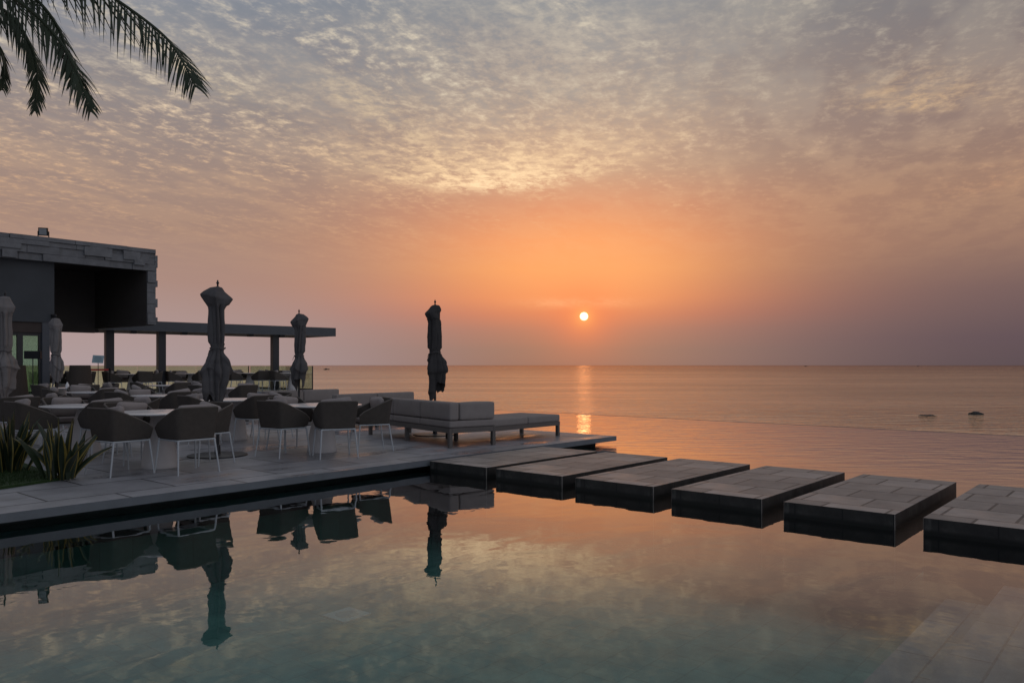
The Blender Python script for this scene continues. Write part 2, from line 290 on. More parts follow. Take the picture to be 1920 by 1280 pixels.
# ------------------------------------------------------------------ mesh builder
class MB:
    def __init__(s): s.v = []; s.f = []; s.mi = []; s.sm = []
    def add(s, vs, fs, mi=0, smooth=False):
        o = len(s.v); s.v += [tuple(v) for v in vs]
        for f in fs: s.f.append(tuple(i+o for i in f)); s.mi.append(mi); s.sm.append(smooth)
    def box(s, x0, x1, y0, y1, z0, z1, mi=0, top=None):
        vs = [(x, y, z) for z in (z0, z1) for x, y in ((x0, y0), (x1, y0), (x1, y1), (x0, y1))]
        s.add(vs, [(3, 2, 1, 0)], mi); s.add(vs, [(4, 5, 6, 7)], mi if top is None else top)
        s.add(vs, [(0, 1, 5, 4), (1, 2, 6, 5), (2, 3, 7, 6), (3, 0, 4, 7)], mi)
    def rbox(s, x0, x1, y0, y1, z0, z1, r=.03, mi=0, n=3, puff=0, M_=None):
        """soft box: subdivided and rounded like upholstery"""
        cx, cy, cz = (x0+x1)/2, (y0+y1)/2, (z0+z1)/2; hx, hy, hz = (x1-x0)/2, (y1-y0)/2, (z1-z0)/2
        r = min(r, hx*.98, hy*.98, hz*.98)
        def axis(h):
            a = [-h + r*(1-math.cos(i/n*math.pi/2)) for i in range(n+1)]
            mid = [-h+r+(2*h-2*r)*t for t in (.25, .5, .75)]
            return a + mid + [-x for x in reversed(a)]
        ax, ay, az_ = axis(hx), axis(hy), axis(hz)
        cache = {}; vs = []; fs = []
        def vid(i, j, l):
            if (i, j, l) in cache: return cache[(i, j, l)]
            p = Vector((ax[i], ay[j], az_[l])); c = Vector([max(-h+r, min(h-r, v)) for v, h in zip(p, (hx, hy, hz))])
            d = p-c
            if d.length > 1e-9: d = d.normalized()*r
            p = c+d
            if puff:
                bx = 1-(p.x/hx)**2; by = 1-(p.y/hy)**2; bz = 1-(p.z/hz)**2
                p.z += math.copysign(1, p.z)*puff*max(0, bx)*max(0, by)*(abs(p.z)/hz) if hz < hy else 0
                p.y += math.copysign(1, p.y)*puff*max(0, bx)*max(0, bz)*(abs(p.y)/hy) if hy < hz else 0
            p = p+Vector((cx, cy, cz))
            if M_: p = M_ @ p
            vs.append(p); cache[(i, j, l)] = len(vs)-1; return len(vs)-1
        A_, B_, C_ = len(ax)-1, len(ay)-1, len(az_)-1
        for i in range(A_):
            for j in range(B_):
                fs.append((vid(i, j, 0), vid(i, j+1, 0), vid(i+1, j+1, 0), vid(i+1, j, 0)))
                fs.append((vid(i, j, C_), vid(i+1, j, C_), vid(i+1, j+1, C_), vid(i, j+1, C_)))
        for i in range(A_):
            for l in range(C_):
                fs.append((vid(i, 0, l), vid(i+1, 0, l), vid(i+1, 0, l+1), vid(i, 0, l+1)))
                fs.append((vid(i, B_, l), vid(i, B_, l+1), vid(i+1, B_, l+1), vid(i+1, B_, l)))
        for j in range(B_):
            for l in range(C_):
                fs.append((vid(0, j, l), vid(0, j, l+1), vid(0, j+1, l+1), vid(0, j+1, l)))
                fs.append((vid(A_, j, l), vid(A_, j+1, l), vid(A_, j+1, l+1), vid(A_, j, l+1)))
        s.add(vs, fs, mi, True)
    def tube(s, pts, rad, n=8, mi=0, cap=True):
        pts = [Vector(p) for p in pts]; rads = rad if hasattr(rad, '__len__') else [rad]*len(pts)
        vs = []; fs = []
        for i, p in enumerate(pts):
            t = (pts[min(i+1, len(pts)-1)]-pts[max(i-1, 0)]).normalized()
            a = t.cross(Vector((0, 0, 1)) if abs(t.z) < .9 else Vector((1, 0, 0))).normalized(); b_ = t.cross(a)
            for j in range(n):
                w = 2*math.pi*j/n; vs.append(p+(a*math.cos(w)+b_*math.sin(w))*rads[i])
        for i in range(len(pts)-1):
            for j in range(n):
                fs.append((i*n+j, (i+1)*n+j, (i+1)*n+(j+1) % n, i*n+(j+1) % n))
        s.add(vs, fs, mi, True)
        if cap: s.add(vs, [tuple(range(n)), tuple(reversed(range((len(pts)-1)*n, len(pts)*n)))], mi)
    def lathe(s, prof, n=32, mi=0, c=(0, 0)):
        vs = []; fs = []
        for r, z in prof:
            for j in range(n):
                w = 2*math.pi*j/n; vs.append((c[0]+r*math.cos(w), c[1]+r*math.sin(w), z))
        for i in range(len(prof)-1):
            for j in range(n):
                fs.append((i*n+j, i*n+(j+1) % n, (i+1)*n+(j+1) % n, (i+1)*n+j))
        fs.append(tuple(reversed(range(n)))); fs.append(tuple(range((len(prof)-1)*n, len(prof)*n)))
        s.add(vs, fs, mi, True)
    def prism(s, poly, z0, z1, mi=0, top=None):
        n = len(poly); vs = [(x, y, z0) for x, y in poly]+[(x, y, z1) for x, y in poly]
        s.add(vs, [tuple(reversed(range(n)))], mi); s.add(vs, [tuple(range(n, 2*n))], mi if top is None else top)
        s.add(vs, [(i, (i+1) % n, n+(i+1) % n, n+i) for i in range(n)], mi)
    def build(s, name, mats, parent=None, loc=None, rot=None, bevel=0, sharp=40):
        me = bpy.data.meshes.new(name); me.from_pydata(s.v, [], s.f)
        for mm in (mats if isinstance(mats, (list, tuple)) else [mats]): me.materials.append(mm)
        me.polygons.foreach_set('material_index', s.mi); me.polygons.foreach_set('use_smooth', s.sm); me.update()
        if any(s.sm): me.set_sharp_from_angle(angle=R(sharp))
        o = bpy.data.objects.new(name, me); COL.objects.link(o)
        if parent: o.parent = parent
        if loc is not None: o.location = loc
        if rot is not None: o.rotation_euler = rot
        if bevel:
            bm = bmesh.new(); bm.from_mesh(me)
            bmesh.ops.bevel(bm, geom=bm.edges[:], offset=bevel, segments=2, affect='EDGES', clamp_overlap=True); bm.to_mesh(me); bm.free()
        return o
def tag(o, label=None, cat=None, group=None, kind=None):
    for a, b_ in (('label', label), ('category', cat), ('group', group), ('kind', kind)):
        if b_: o[a] = b_
    return o
def empty(name, loc=(0, 0, 0), rz=0):
    o = bpy.data.objects.new(name, None); COL.objects.link(o); o.location = loc; o.rotation_euler = (0, 0, rz); o.empty_display_size = .2
    return o
def copy_tree(src, parent=None):
    c = src.copy(); COL.objects.link(c)
    if parent: c.parent = parent
    for ch in list(src.children): copy_tree(ch, c)
    return c
def struct(o): o['kind'] = 'structure'; return o
WZ = -.165
# ------------------------------------------------------------------ setting
b = MB(); b.add([(-30000, -30000, -2.5), (30000, -30000, -2.5), (30000, 30000, -2.5), (-30000, 30000, -2.5)], [(0, 1, 2, 3)])
struct(b.build('sea', M['sea']))
b = MB(); b.prism([(-60, 9.2), (12.6, 9.2), (12.6, 29.2), (20.2, 29.2), (20.2, 34.4), (-60, 34.4)], -4, -.12)
b.box(-60, .3, -30, 9.2, -4, -.12); struct(b.build('ground', M['soil']))
# terrace paving: thin slab overhanging a recessed wall
b = MB(); b.prism([(3.55, 8.45), (13.12, 8.45), (13.12, 28.9), (-40, 28.9), (-40, 8.45), (-40, -30), (.75, -30), (.75, 8.45)], -.09, 0, 1, 0)
struct(b.build('terrace_paving', [M['deck'], M['slab_edge']]))
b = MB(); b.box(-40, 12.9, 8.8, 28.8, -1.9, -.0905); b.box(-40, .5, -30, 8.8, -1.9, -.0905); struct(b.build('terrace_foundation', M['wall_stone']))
b = MB(); b.prism([(-20, 28.9), (20.6, 28.9), (20.6, 34.2), (-20, 34.2)], .02, .3, 1, 0); b.prism([(12.9, 28.95), (20.5, 28.95), (20.5, 34.1), (12.9, 34.1)], -4, .02, 1)
struct(b.build('raised_terrace', [M['deck'], M['slab_edge']]))
# pool basin with submerged steps along the near right side
b = MB()
b.box(.4, 20.34, 1.6, 8.8, -1.4, -1.2, 0); b.box(12.9, 20.34, 8.8, 28.9, -1.4, -1.2, 0)
b.box(.4, 20.34, 1.15, 1.6, -1.4, -.72, 1); b.box(.4, 20.34, .65, 1.15, -1.4, -.52, 1); b.box(.4, 20.34, -30, .65, -1.4, -.34, 1)
b.box(20.34, 20.6, -30, 28.9, -4, WZ-.004, 2)
b.box(.45, 12.92, 8.772, 8.799, -1.2, -.50, 0); b.box(12.901, 12.93, 8.76, 28.9, -1.2, -.50, 0)  # mosaic ends low; the dark wall above it paints the recess shadow
struct(b.build('pool_basin', [M['basin'], M['ledge'], M['wall_stone']]))
b = MB(); b.prism([(.6, -30), (20.42, -30), (20.42, 28.85), (12.95, 28.85), (12.95, 8.75), (.6, 8.75)], -1.3, WZ)
struct(b.build('pool_water', M['water']))
# drain cover on the pool floor
b = MB(); b.box(-.18, .18, -.18, .18, 0, .012)
dr = b.build('drain_cover', M['drain'], loc=(5.08, 6.58, -1.2), rot=(0, 0, R(2)))
b = MB()
for i in range(-5, 6):
    h = .115*math.sqrt(max(0, 1-(i/6)**2)); b.box(-h, h, i*.021-.0045, i*.021+.0045, .012, .0145)
b.build('slots', M['drain_slot'], dr)
tag(dr, 'pale square slotted drain cover on the pool floor', 'drain')
# stepping blocks
V = [(7.25, 8.38), (5.95, 7.08), (4.63, 5.75), (3.33, 4.40), (2.03, 3.10), (.70, 1.79)]
sl_ = ['stone stepping block touching the terrace edge, farthest from the camera', 'second stone stepping block counting from the terrace', 'third stone stepping block counting from the terrace',
       'fourth stone stepping block counting from the terrace', 'wide stone stepping block, last one wholly inside the frame', 'stone stepping block cut off by the right edge of the photo']
for i, (v0, v1) in enumerate(V):
    b = MB(); cx, cy = 9.325, (v0+v1)/2; w, h = 1.35, (v1-v0)/2
    b.box(-w, w, -h, h, -.75, 0, 1, 0)
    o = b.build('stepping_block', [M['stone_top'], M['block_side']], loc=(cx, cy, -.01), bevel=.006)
    tag(o, sl_[i], 'stepping stone', 'stone stepping blocks crossing the pool')
    rng = random.Random(i)
# grass bed and snake plants
b = MB(); poly = [(3.72, 10.35), (3.95, 12.6), (-14, 12.6), (-14, 9.95), (2.6, 9.98)]
b.prism(poly, .0, .03); tag(b.build('planting_bed', M['grass']), kind='structure')
rg = random.Random(4); b = MB()
for _ in range(9000):
    x = rg.uniform(.6, 3.7); y = rg.uniform(10.0, 12.2)
    if x > 2.6 and y < 10.0+(x-2.6)*.35: continue
    h = rg.uniform(.02, .05); a = rg.uniform(0, 6.28); w = .004; dx, dy = math.cos(a)*w, math.sin(a)*w; lx, ly = rg.uniform(-.02, .02), rg.uniform(-.02, .02)
    b.add([(x-dx, y-dy, .028), (x+dx, y+dy, .028), (x+lx, y+ly, .03+h)], [(0, 1, 2)])
tag(b.build('grass', M['grass']), 'short dark green grass around the snake plants', kind='stuff')
def snake_plant(loc, n, seed, spread, hmax, label):
    rg = random.Random(seed); root = empty('snake_plant', loc)
    for i in range(n):
        b = MB()
        a = rg.uniform(0, 6.28); rad = rg.uniform(.02, spread*.45); h = rg.uniform(.5, 1)*hmax; lean = rg.uniform(.02, .22) if rg.random() < .62 else rg.uniform(.3, .85)
        bx, by = rad*math.cos(a), rad*math.sin(a); w = rg.uniform(.024, .040); tw = rg.uniform(-.8, .8); face = rg.uniform(0, 3.14)
        L = h/math.cos(min(lean, 1)); S = 9; rows = []
        for s in range(S+1):
            t = s/S; lx = math.sin(lean*(.6+.7*t))*t*L; z = math.cos(lean*(.6+.5*t))*t*L
            wd_ = w*(.55+.9*math.sin(min(1, t*1.25)*math.pi/1.6))*(1-t**5) + .001
            fa = face+tw*t; c0 = Vector((bx+math.cos(a)*lx, by+math.sin(a)*lx, z))
            d = Vector((math.cos(fa), math.sin(fa), 0)); nrm = Vector((-math.sin(fa), math.cos(fa), 0))
            rows.append([c0-d*wd_, c0-d*wd_*.72+nrm*wd_*.25, c0+nrm*wd_*.42, c0+d*wd_*.72+nrm*wd_*.25, c0+d*wd_, c0-nrm*.006])
        vs = [p for r_ in rows for p in r_]
        for s in range(S):
            for j in range(6):
                q0 = s*6+j; q1 = s*6+(j+1) % 6
                b.add([vs[q0], vs[q1], vs[q1+6], vs[q0+6]], [(0, 1, 2, 3)], 1 if j in (0, 3) else 0, True)
        b.build('leaf', [M['leaf'], M['leaf_edge']], root)
    return tag(root, label, 'plant', 'snake plants at the pool corner of the terrace')
snake_plant((3.70, 10.34, .02), 34, 12, .44, .76, 'spiky snake plant with yellow edged leaves, right of the two by the table')
snake_plant((3.50, 11.50, .02), 34, 9, .40, .82, 'spiky snake plant cut off by the left edge of the photo')
# ------------------------------------------------------------------ restaurant pavilion (left)
bl = empty('restaurant_pavilion', (9.5, 26.9, 0)); ox, oy = 9.5, 26.9
def P_(name, mt, boxes, parent=None, bevel=0):
    b = MB()
    for bb in boxes: b.box(bb[0]-ox, bb[1]-ox, bb[2]-oy, bb[3]-oy, bb[4], bb[5])
    return b.build(name, mt, parent or bl, bevel=bevel)
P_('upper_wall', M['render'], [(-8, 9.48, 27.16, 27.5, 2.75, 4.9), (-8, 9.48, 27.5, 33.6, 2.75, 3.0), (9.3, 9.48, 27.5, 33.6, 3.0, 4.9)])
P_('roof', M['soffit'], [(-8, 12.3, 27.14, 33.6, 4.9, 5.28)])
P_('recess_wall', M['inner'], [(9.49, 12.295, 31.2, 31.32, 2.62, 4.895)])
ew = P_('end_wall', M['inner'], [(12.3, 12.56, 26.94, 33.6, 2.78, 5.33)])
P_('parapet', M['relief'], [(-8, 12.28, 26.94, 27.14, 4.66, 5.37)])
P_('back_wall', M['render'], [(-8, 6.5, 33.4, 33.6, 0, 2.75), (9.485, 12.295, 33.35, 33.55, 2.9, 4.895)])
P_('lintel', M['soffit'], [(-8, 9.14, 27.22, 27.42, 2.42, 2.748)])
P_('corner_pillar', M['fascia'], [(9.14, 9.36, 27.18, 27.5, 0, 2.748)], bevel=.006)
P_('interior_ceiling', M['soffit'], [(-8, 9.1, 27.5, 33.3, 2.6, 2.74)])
P_('side_wall', M['glass'], [(9.22, 9.24, 27.52, 33.3, .02, 2.59)])
for u0, u1 in ((4.4, 5.75), (5.85, 7.15), (7.25, 8.5), (8.6, 9.1)):
    f = P_('door_frame', M['dark_metal'], [(u0-.05, u0+.03, 27.27, 27.36, 0, 2.418), (u1-.03, u1+.05-.001, 27.27, 27.36, 0, 2.418), (u0+.03, u1-.03, 27.28, 27.35, 2.32, 2.417), (u0+.03, u1-.03, 27.28, 27.35, 0, .1)])
    P_('glass_pane', M['door_glass'], [(u0+.03, u1-.03, 27.305, 27.32, .1, 2.32)], f)
P_('rear_glazing', M['glass'], [(6.5, 9.1, 33.45, 33.47, 0, 2.6)])
# relief stone cladding: overlapping slabs of uneven thickness, on the parapet and down the end wall
rg = random.Random(21); b = MB()
def clad_row(z0, z1, u0, u1, wmin, wmax):
    u = u0
    while u < u1-.05:
        w = rg.uniform(wmin, wmax); e = min(u1, u+w)
        if u1-e < .15: e = u1
        d = rg.choice((.02, .05, .09, .14)); b.box(u+.008-ox, e-.006-ox, 26.94-d-oy, 26.935-oy, z0+.005, z1-.005); u = e
zz = [4.64, 4.86, 5.10, 5.25, 5.39]
for i in range(4):
    if i in (0, 1): clad_row(zz[i], zz[i+1], -8, 12.58, .5, 1.7)
    else: clad_row(zz[i], zz[i+1], -8, 12.58, .7, 2.6)
for _ in range(26):
    u = rg.uniform(-4, 12); w = rg.uniform(.35, 1.0); z = rg.choice((4.66, 4.8, 4.95)); h = rg.uniform(.16, .36); b.box(u-ox, min(u+w, 12.5)-ox, 26.94-rg.uniform(.12,.15)-oy, 26.90-oy, z, min(z+h, 5.36))
z = 4.62
while z > 2.85:
    h = rg.uniform(.14, .4); z0 = max(2.8, z-h); b.box(12.30-ox, 12.58-ox, 26.94-rg.choice((.05, .08, .1))-oy, 26.935-oy, z0+.006, z-.006); z = z0
z = 5.36
while z > 2.85:
    h = rg.uniform(.12, .35); z0 = max(2.8, z-h); v = 26.9
    while v < 33.4:
        w = rg.uniform(.5, 1.6); b.box(12.565-ox, 12.565+rg.choice((.03, .06, .1))-ox, v+.006-oy, min(v+w, 33.5)-.006-oy, z0+.006, z-.006); v += w
    z = z0
b.build('stone_cladding', M['relief'], bl)
tag(bl, 'boxy stone clad restaurant pavilion with a deep dark recess and glass doors', 'building')
# floodlight
fl = empty('floodlight', (9.12, 27.02, 5.385), R(-30))
b = MB(); b.box(-.13, .13, -.05, .05, .06, .31); h_ = b.build('housing', M['black'], fl, bevel=.008, rot=(R(8), 0, 0))
b = MB(); b.box(-.10, .10, -.058, -.0515, .09, .28); b.build('lens', M['lens'], h_)
b = MB(); b.box(-.16, -.135, -.02, .02, 0, .2); b.box(.135, .16, -.02, .02, 0, .2); b.box(-.16, .16, -.02, .02, -.012, .0); b.build('bracket', M['black'], fl)
tag(fl, 'black square floodlight on the pavilion roof edge', 'light')
s2 = empty('wall_spotlight', (9.42, 27.1, 2.95)); b = MB(); b.tube([(0, -.02, 0), (0, -.16, -.06)], .05, 12); b.build('housing', M['black'], s2)
b = MB(); b.box(-.04, .04, -.03, .06, -.03, .06); b.build('bracket', M['black'], s2)
tag(s2, 'small dark wall spotlight at the lower corner of the grey upper wall', 'light')
# ------------------------------------------------------------------ canopy over the raised terrace
cn = empty('terrace_canopy', (22.9, 30.5, 0), R(-6.2))      # local -x runs back towards the pavilion
b = MB(); b.box(-14.6, 0, 0, .12, 2.77, 3.17); b.box(-.12, 0, .122, 3.2, 2.775, 3.16); b.box(-14.6, 0, 3.2, 3.3, 2.775, 3.165); b.build('fascia', M['fascia'], cn, bevel=.004)
b = MB(); b.box(-14.6, -.122, .122, 3.198, 2.80, 2.86); b.box(-14.6, -.122, .122, 3.198, 3.05, 3.15); b.build('soffit', M['soffit'], cn)
for t, ins in ((2.87, .35), (5.25, .8), (7.87, .35), (9.79, .55)):
    b = MB(); b.box(-t-.15, -t+.15, ins, ins+.28, .3, 2.799); b.build('post', M['post'], cn, bevel=.005)
for t in (2.6, 4.1, 5.9, 7.0, 9.0, 10.4, 11.8):
    b = MB(); b.box(-t-.11, -t+.11, .25, .45, 2.66, 2.799); b.build('downlight', M['black'], cn)
tag(cn, 'long flat dark canopy on four square posts beyond the dining tables', 'canopy')
# glass balustrade
def balustrade(p0, p1, z0, z1, label, n):
    p0, p1 = Vector(p0), Vector(p1); L = (p1-p0).length; a = math.atan2(p1.y-p0.y, p1.x-p0.x)
    root = empty('glass_balustrade', (p0.x, p0.y, z0), a)
    b = MB(); b.box(0, L, -.03, .03, 0, .07); b.build('base_channel', M['dark_metal'], root)
    for i in range(n):
        b = MB(); b.box(i*L/n+.012, (i+1)*L/n-.012, -.006, .006, .07, z1-z0); b.build('glass_panel', M['glass'], root)
    b = MB(); b.box(-.02, .012, -.02, .02, .07, z1-z0+.005); b.build('end_post', M['dark_metal'], root)
    return tag(root, label, 'railing', 'glass railings of the raised terrace')
balustrade((20.5, 28.98), (20.5, 34.0), .3, 1.36, 'short run of clear glass railing at the right end of the raised terrace', 4)
balustrade((20.45, 34.08), (-6, 34.08), .3, 1.36, 'long run of green tinted glass railing along the sea side of the raised terrace', 20)
# ------------------------------------------------------------------ furniture
def tub_chair():
    root = empty('tub_chair')
    # shell path in plan: front left arm tip -> back -> front right arm tip  (chair faces +Y)
    path = []
    for s in range(8): path.append((-.30-.012*math.sin(s/7*3.14), .27-.47*s/7))
    for s in range(1, 6):
        a = math.pi+math.pi/2*s/5; path.append((-.30+.06+.06*math.cos(a), -.20+.06*math.sin(a)))
    left = path[:]; right = [(-x, y) for x, y in reversed(left)]
    mid = [(x, -.262) for x in (-.16, -.08, 0, .08, .16)]
    path = left+mid+right; n = len(path)
    L = [0]
    for i in range(1, n): L.append(L[-1]+math.dist(path[i], path[i-1]))
    tot = L[-1]; vs = []; rows = 7; outer = []; inner = []
    for i, (x, y) in enumerate(path):
        ty = max(0, min(1, (y+.26)/.53)); back = 1-ty
        ztop = .615+.235*(max(0, back-.05)/.95)**.85
        if y > .2: ztop -= .03*((y-.2)/.07)**2
        zb = .455
        for j in range(rows+1):
            t = j/rows; z = zb+(ztop-zb)*t
            fl_ = .86+.14*t**.8; dy = -.035*t*back
            outer.append((x*fl_, y*(.94+.06*t)+dy, z))
            nx, ny = -x, -y+.0; l_ = math.hypot(nx, ny) or 1; th = .028
            inner.append((x*fl_+nx/l_*th, (y*(.94+.06*t)+dy)+ny/l_*th, z+(.004 if j == rows else 0)))
    k_ = rows+1; fs = []
    for i in range(n-1):
        for j in range(rows):
            a_ = i*k_+j; fs.append((a_, a_+k_, a_+k_+1, a_+1)); c_ = a_+n*k_; fs.append((c_, c_+1, c_+k_+1, c_+k_))
        a_ = i*k_+rows; fs.append((a_, a_+k_, a_+k_+n*k_, a_+n*k_)); a_ = i*k_; fs.append((a_+k_, a_, a_+n*k_, a_+k_+n*k_))
    for j in range(rows):
        a_ = j; fs.append((a_, a_+1, a_+1+n*k_, a_+n*k_)); a_ = (n-1)*k_+j; fs.append((a_+1, a_, a_+n*k_, a_+1+n*k_))
    b = MB(); b.add(outer+inner, fs, 0, True)
    b.build('shell', M['fabric'], root, sharp=60)
    b = MB(); b.tube([((outer[i*k_+rows][0]+inner[i*k_+rows][0])/2, (outer[i*k_+rows][1]+inner[i*k_+rows][1])/2, outer[i*k_+rows][2]+.004) for i in range(n)], .013, 5); b.build('piping', M['piping'], root)
    b = MB(); b.box(-.245, .245, -.23, .235, .446, .468); b.build('seat_base', M['fabric'], root)
    b = MB()
    for a_, c_ in (((-.25, -.235), (.25, -.235)), ((.25, -.235), (.25, .245)), ((.25, .245), (-.25, .245)), ((-.25, .245), (-.25, -.235))):
        b.tube([(a_[0], a_[1],   .435), (c_[0], c_[1], .435)], .012, 6)
    b.build('seat_frame', M['white_metal'], root)
    for sx_ in (-1, 1):
        for sy_, y0, y1 in ((-1, -.235, -.30), (1, .245, .29)):
            b = MB(); b.tube([(sx_*.25, y0, .435), (sx_*.285, y1, .0)], [.0135, .010], 8); b.build('leg', M['white_metal'], root)
    b = MB(); b.rbox(-.225, .225, -.19, .25, .469, .535, .03, puff=.012); b.build('seat_cushion', M['cushion'], root)
    b = MB(); b.rbox(-.235, .235, -.05, .05, -.165, .165, .05, puff=.03); b.build('back_cushion', M['cushion'], root, loc=(0, -.155, .715), rot=(R(-14), 0, 0))
    return root
chair0 = tub_chair(); first = [True]; rc = random.Random(8)
def chair(u, v, yaw, label, z=0, group='tub chairs around the dining tables', cush=None):
    if first[0]: o = chair0; first[0] = False
    else: o = copy_tree(chair0)
    o.location = (u, v, z); o.rotation_euler = (0, 0, R(yaw))
    for ch in o.children:
        if ch.name.startswith('back_cushion'):
            if cush is None:
                ch.location = (rc.uniform(-.05, .05), -.165+rc.uniform(0, .06), .715+rc.uniform(-.02, .03)); ch.rotation_euler = (R(-14+rc.uniform(-14, 4)), R(rc.uniform(-9, 9)), R(rc.uniform(-8, 8)))
            else: ch.location = cush[0]; ch.rotation_euler = [R(x) for x in cush[1]]
    return tag(o, label, 'chair', group)
def dining_table():
    root = empty('dining_table')
    b = MB(); b.lathe([(.60, .735), (.635, .748), (.64, .754), (.638, .760), (.630, .762)], 48); b.build('tabletop', M['table_top'], root)
    b = MB(); b.lathe([(.235, .0), (.24, .012), (.232, .06), (.20, .30), (.155, .52), (.12, .66), (.125, .70), (.20, .734)], 40); b.build('base', M['concrete_base'], root)
    return root
table0 = dining_table(); tf = [True]
def table(u, v, label, z=0, group='round white dining tables'):
    if tf[0]: o = table0; tf[0] = False
    else: o = copy_tree(table0)
    o.location = (u, v, z); return tag(o, label, 'table', group)
# yaw: 0 faces +Y (away from the pool), -90 faces +X, 90 faces -X, 180 faces the pool
table(5.05, 10.66, 'round white dining table nearest the pool, just right of the snake plants')
chair(4.40, 10.38, -82, 'tub chair directly right of the snake plants at the nearest table')
chair(5.05, 9.90, 2, 'tub chair at the pool edge with its back squarely to the camera, nearest table')
chair(5.66, 10.60, 97, 'tub chair half hidden behind the pool edge chair of the nearest table')
chair(5.02, 11.42, 184, 'tub chair facing the camera across the nearest table, pillow showing')
table(7.66, 10.57, 'round white dining table beside the corner sofa')
chair(6.90, 10.52, -84, 'tub chair on the left of the table beside the corner sofa')
chair(7.36, 9.82, -25, 'tub chair with its square back to the camera at the table beside the corner sofa')
chair(8.30, 10.12, 66, 'tub chair between the sofa side table and the corner sofa')
chair(7.62, 11.38, 176, 'tub chair facing the camera at the table beside the corner sofa')
table(7.82, 13.52, 'round white dining table directly right of the front parasol')
chair(7.80, 12.74, 6, 'tub chair backing the camera at the table right of the front parasol')
chair(7.05, 13.4, -95, 'tub chair beside the front parasol, left side of its table')
chair(8.60, 13.5, 86, 'tub chair on the sofa side of the table right of the front parasol')
chair(7.80, 14.34, 172, 'tub chair facing the camera at the table right of the front parasol')
table(5.08, 13.28, 'round white dining table behind the snake plants')
chair(5.05, 12.45, -3, 'tub chair backing the camera at the table behind the snake plants')
chair(4.28, 13.15, -88, 'tub chair on the left of the table behind the snake plants, above their leaves')
chair(5.84, 13.2, 92, 'tub chair on the parasol side of the table behind the snake plants')
chair(5.10, 14.08, 178, 'tub chair facing the camera with a light pillow behind the snake plants table')
table(7.86, 16.5, 'round white dining table left of the front parasol, middle row')
chair(7.8, 15.7, 4, 'tub chair backing the camera at the middle row table left of the parasol')
chair(7.05, 16.4, -80, 'tub chair on the left of the middle row table left of the parasol')
chair(8.65, 16.5, 96, 'tub chair just left of the front parasol cloth, right side of the middle row table')
chair(7.86, 17.3, 186, 'tub chair facing the camera at the middle row table left of the parasol')
table(4.62, 16.1, 'round white dining table cut off by the left edge of the photo')
chair(4.75, 15.28, -6, 'tub chair backing the camera at the table cut off by the left edge')
chair(5.42, 16.05, 84, 'tub chair on the right of the table cut off by the left edge')
chair(4.75, 16.95, 170, 'tub chair facing the camera at the table cut off by the left edge')
table(7.82, 19.8, 'round white dining table in the fourth row, before the wicker chair with the high back')
chair(7.75, 19.0, 8, 'tub chair backing the camera at the fourth row table')
chair(7.0, 19.8, -96, 'tub chair on the left of the fourth row table')
chair(8.62, 19.7, 84, 'tub chair on the right of the fourth row table')
chair(7.85, 20.6, 175, 'tub chair facing the camera at the fourth row table')
table(8.9, 23.9, 'round white dining table in front of the pale placard')
chair(8.85, 23.1, -4, 'tub chair backing the camera before the pale placard')
chair(9.7, 23.9, 92, 'tub chair on the right of the table before the pale placard')
chair(8.1, 23.8, -84, 'tub chair by the pavilion doors, left of the table before the pale placard')
table(12.0, 24.8, 'round white dining table farthest back on the lower terrace')
chair(11.95, 24.0, 5, 'tub chair backing the camera at the farthest lower terrace table')
chair(11.2, 24.8, -90, 'tub chair on the left of the farthest lower terrace table')
chair(12.75, 24.6, 82, 'tub chair on the right of the farthest lower terrace table')
table(11.6, 20.4, 'round white dining table behind the front parasol, right of the middle row')
chair(10.85, 20.4, -86, 'tub chair on the left of the table behind the front parasol')
chair(11.6, 19.6, 3, 'tub chair backing the camera at the table behind the front parasol')
chair(11.5, 21.2, 182, 'tub chair facing the camera at the table behind the front parasol')
# raised terrace sets
for i, (u, v, w_) in enumerate(((18.85, 31.3, 'left of the right end pair'), (20.0, 29.75, 'at the right end of the glass railing'), (16.3, 31.6, 'behind the front parasol'), (13.7, 31.2, 'between the two left posts'), (11.2, 31.4, 'behind the red belt'))):
    table(u, v, 'round table on the raised terrace, '+w_, .3)
    G = 'tub chairs on the raised terrace'
    chair(u-.82, v-.1, -90+rc.uniform(-15, 15), 'dark tub chair, left side of the table '+w_, .3, G)
    if i != 1: chair(u+.02, v-.82, rc.uniform(-15, 15), 'dark tub chair backing the pool, terrace table '+w_, .3, G)
    chair(u+(.82 if i != 1 else .3), v+(.0 if i != 1 else .85), 90+rc.uniform(-15, 15) if i != 1 else 165, 'dark tub chair, right side of the table '+w_, .3, G)
    if i != 1: chair(u, v+.85, 180+rc.uniform(-15, 15), 'dark tub chair facing the pool, terrace table '+w_, .3, G)
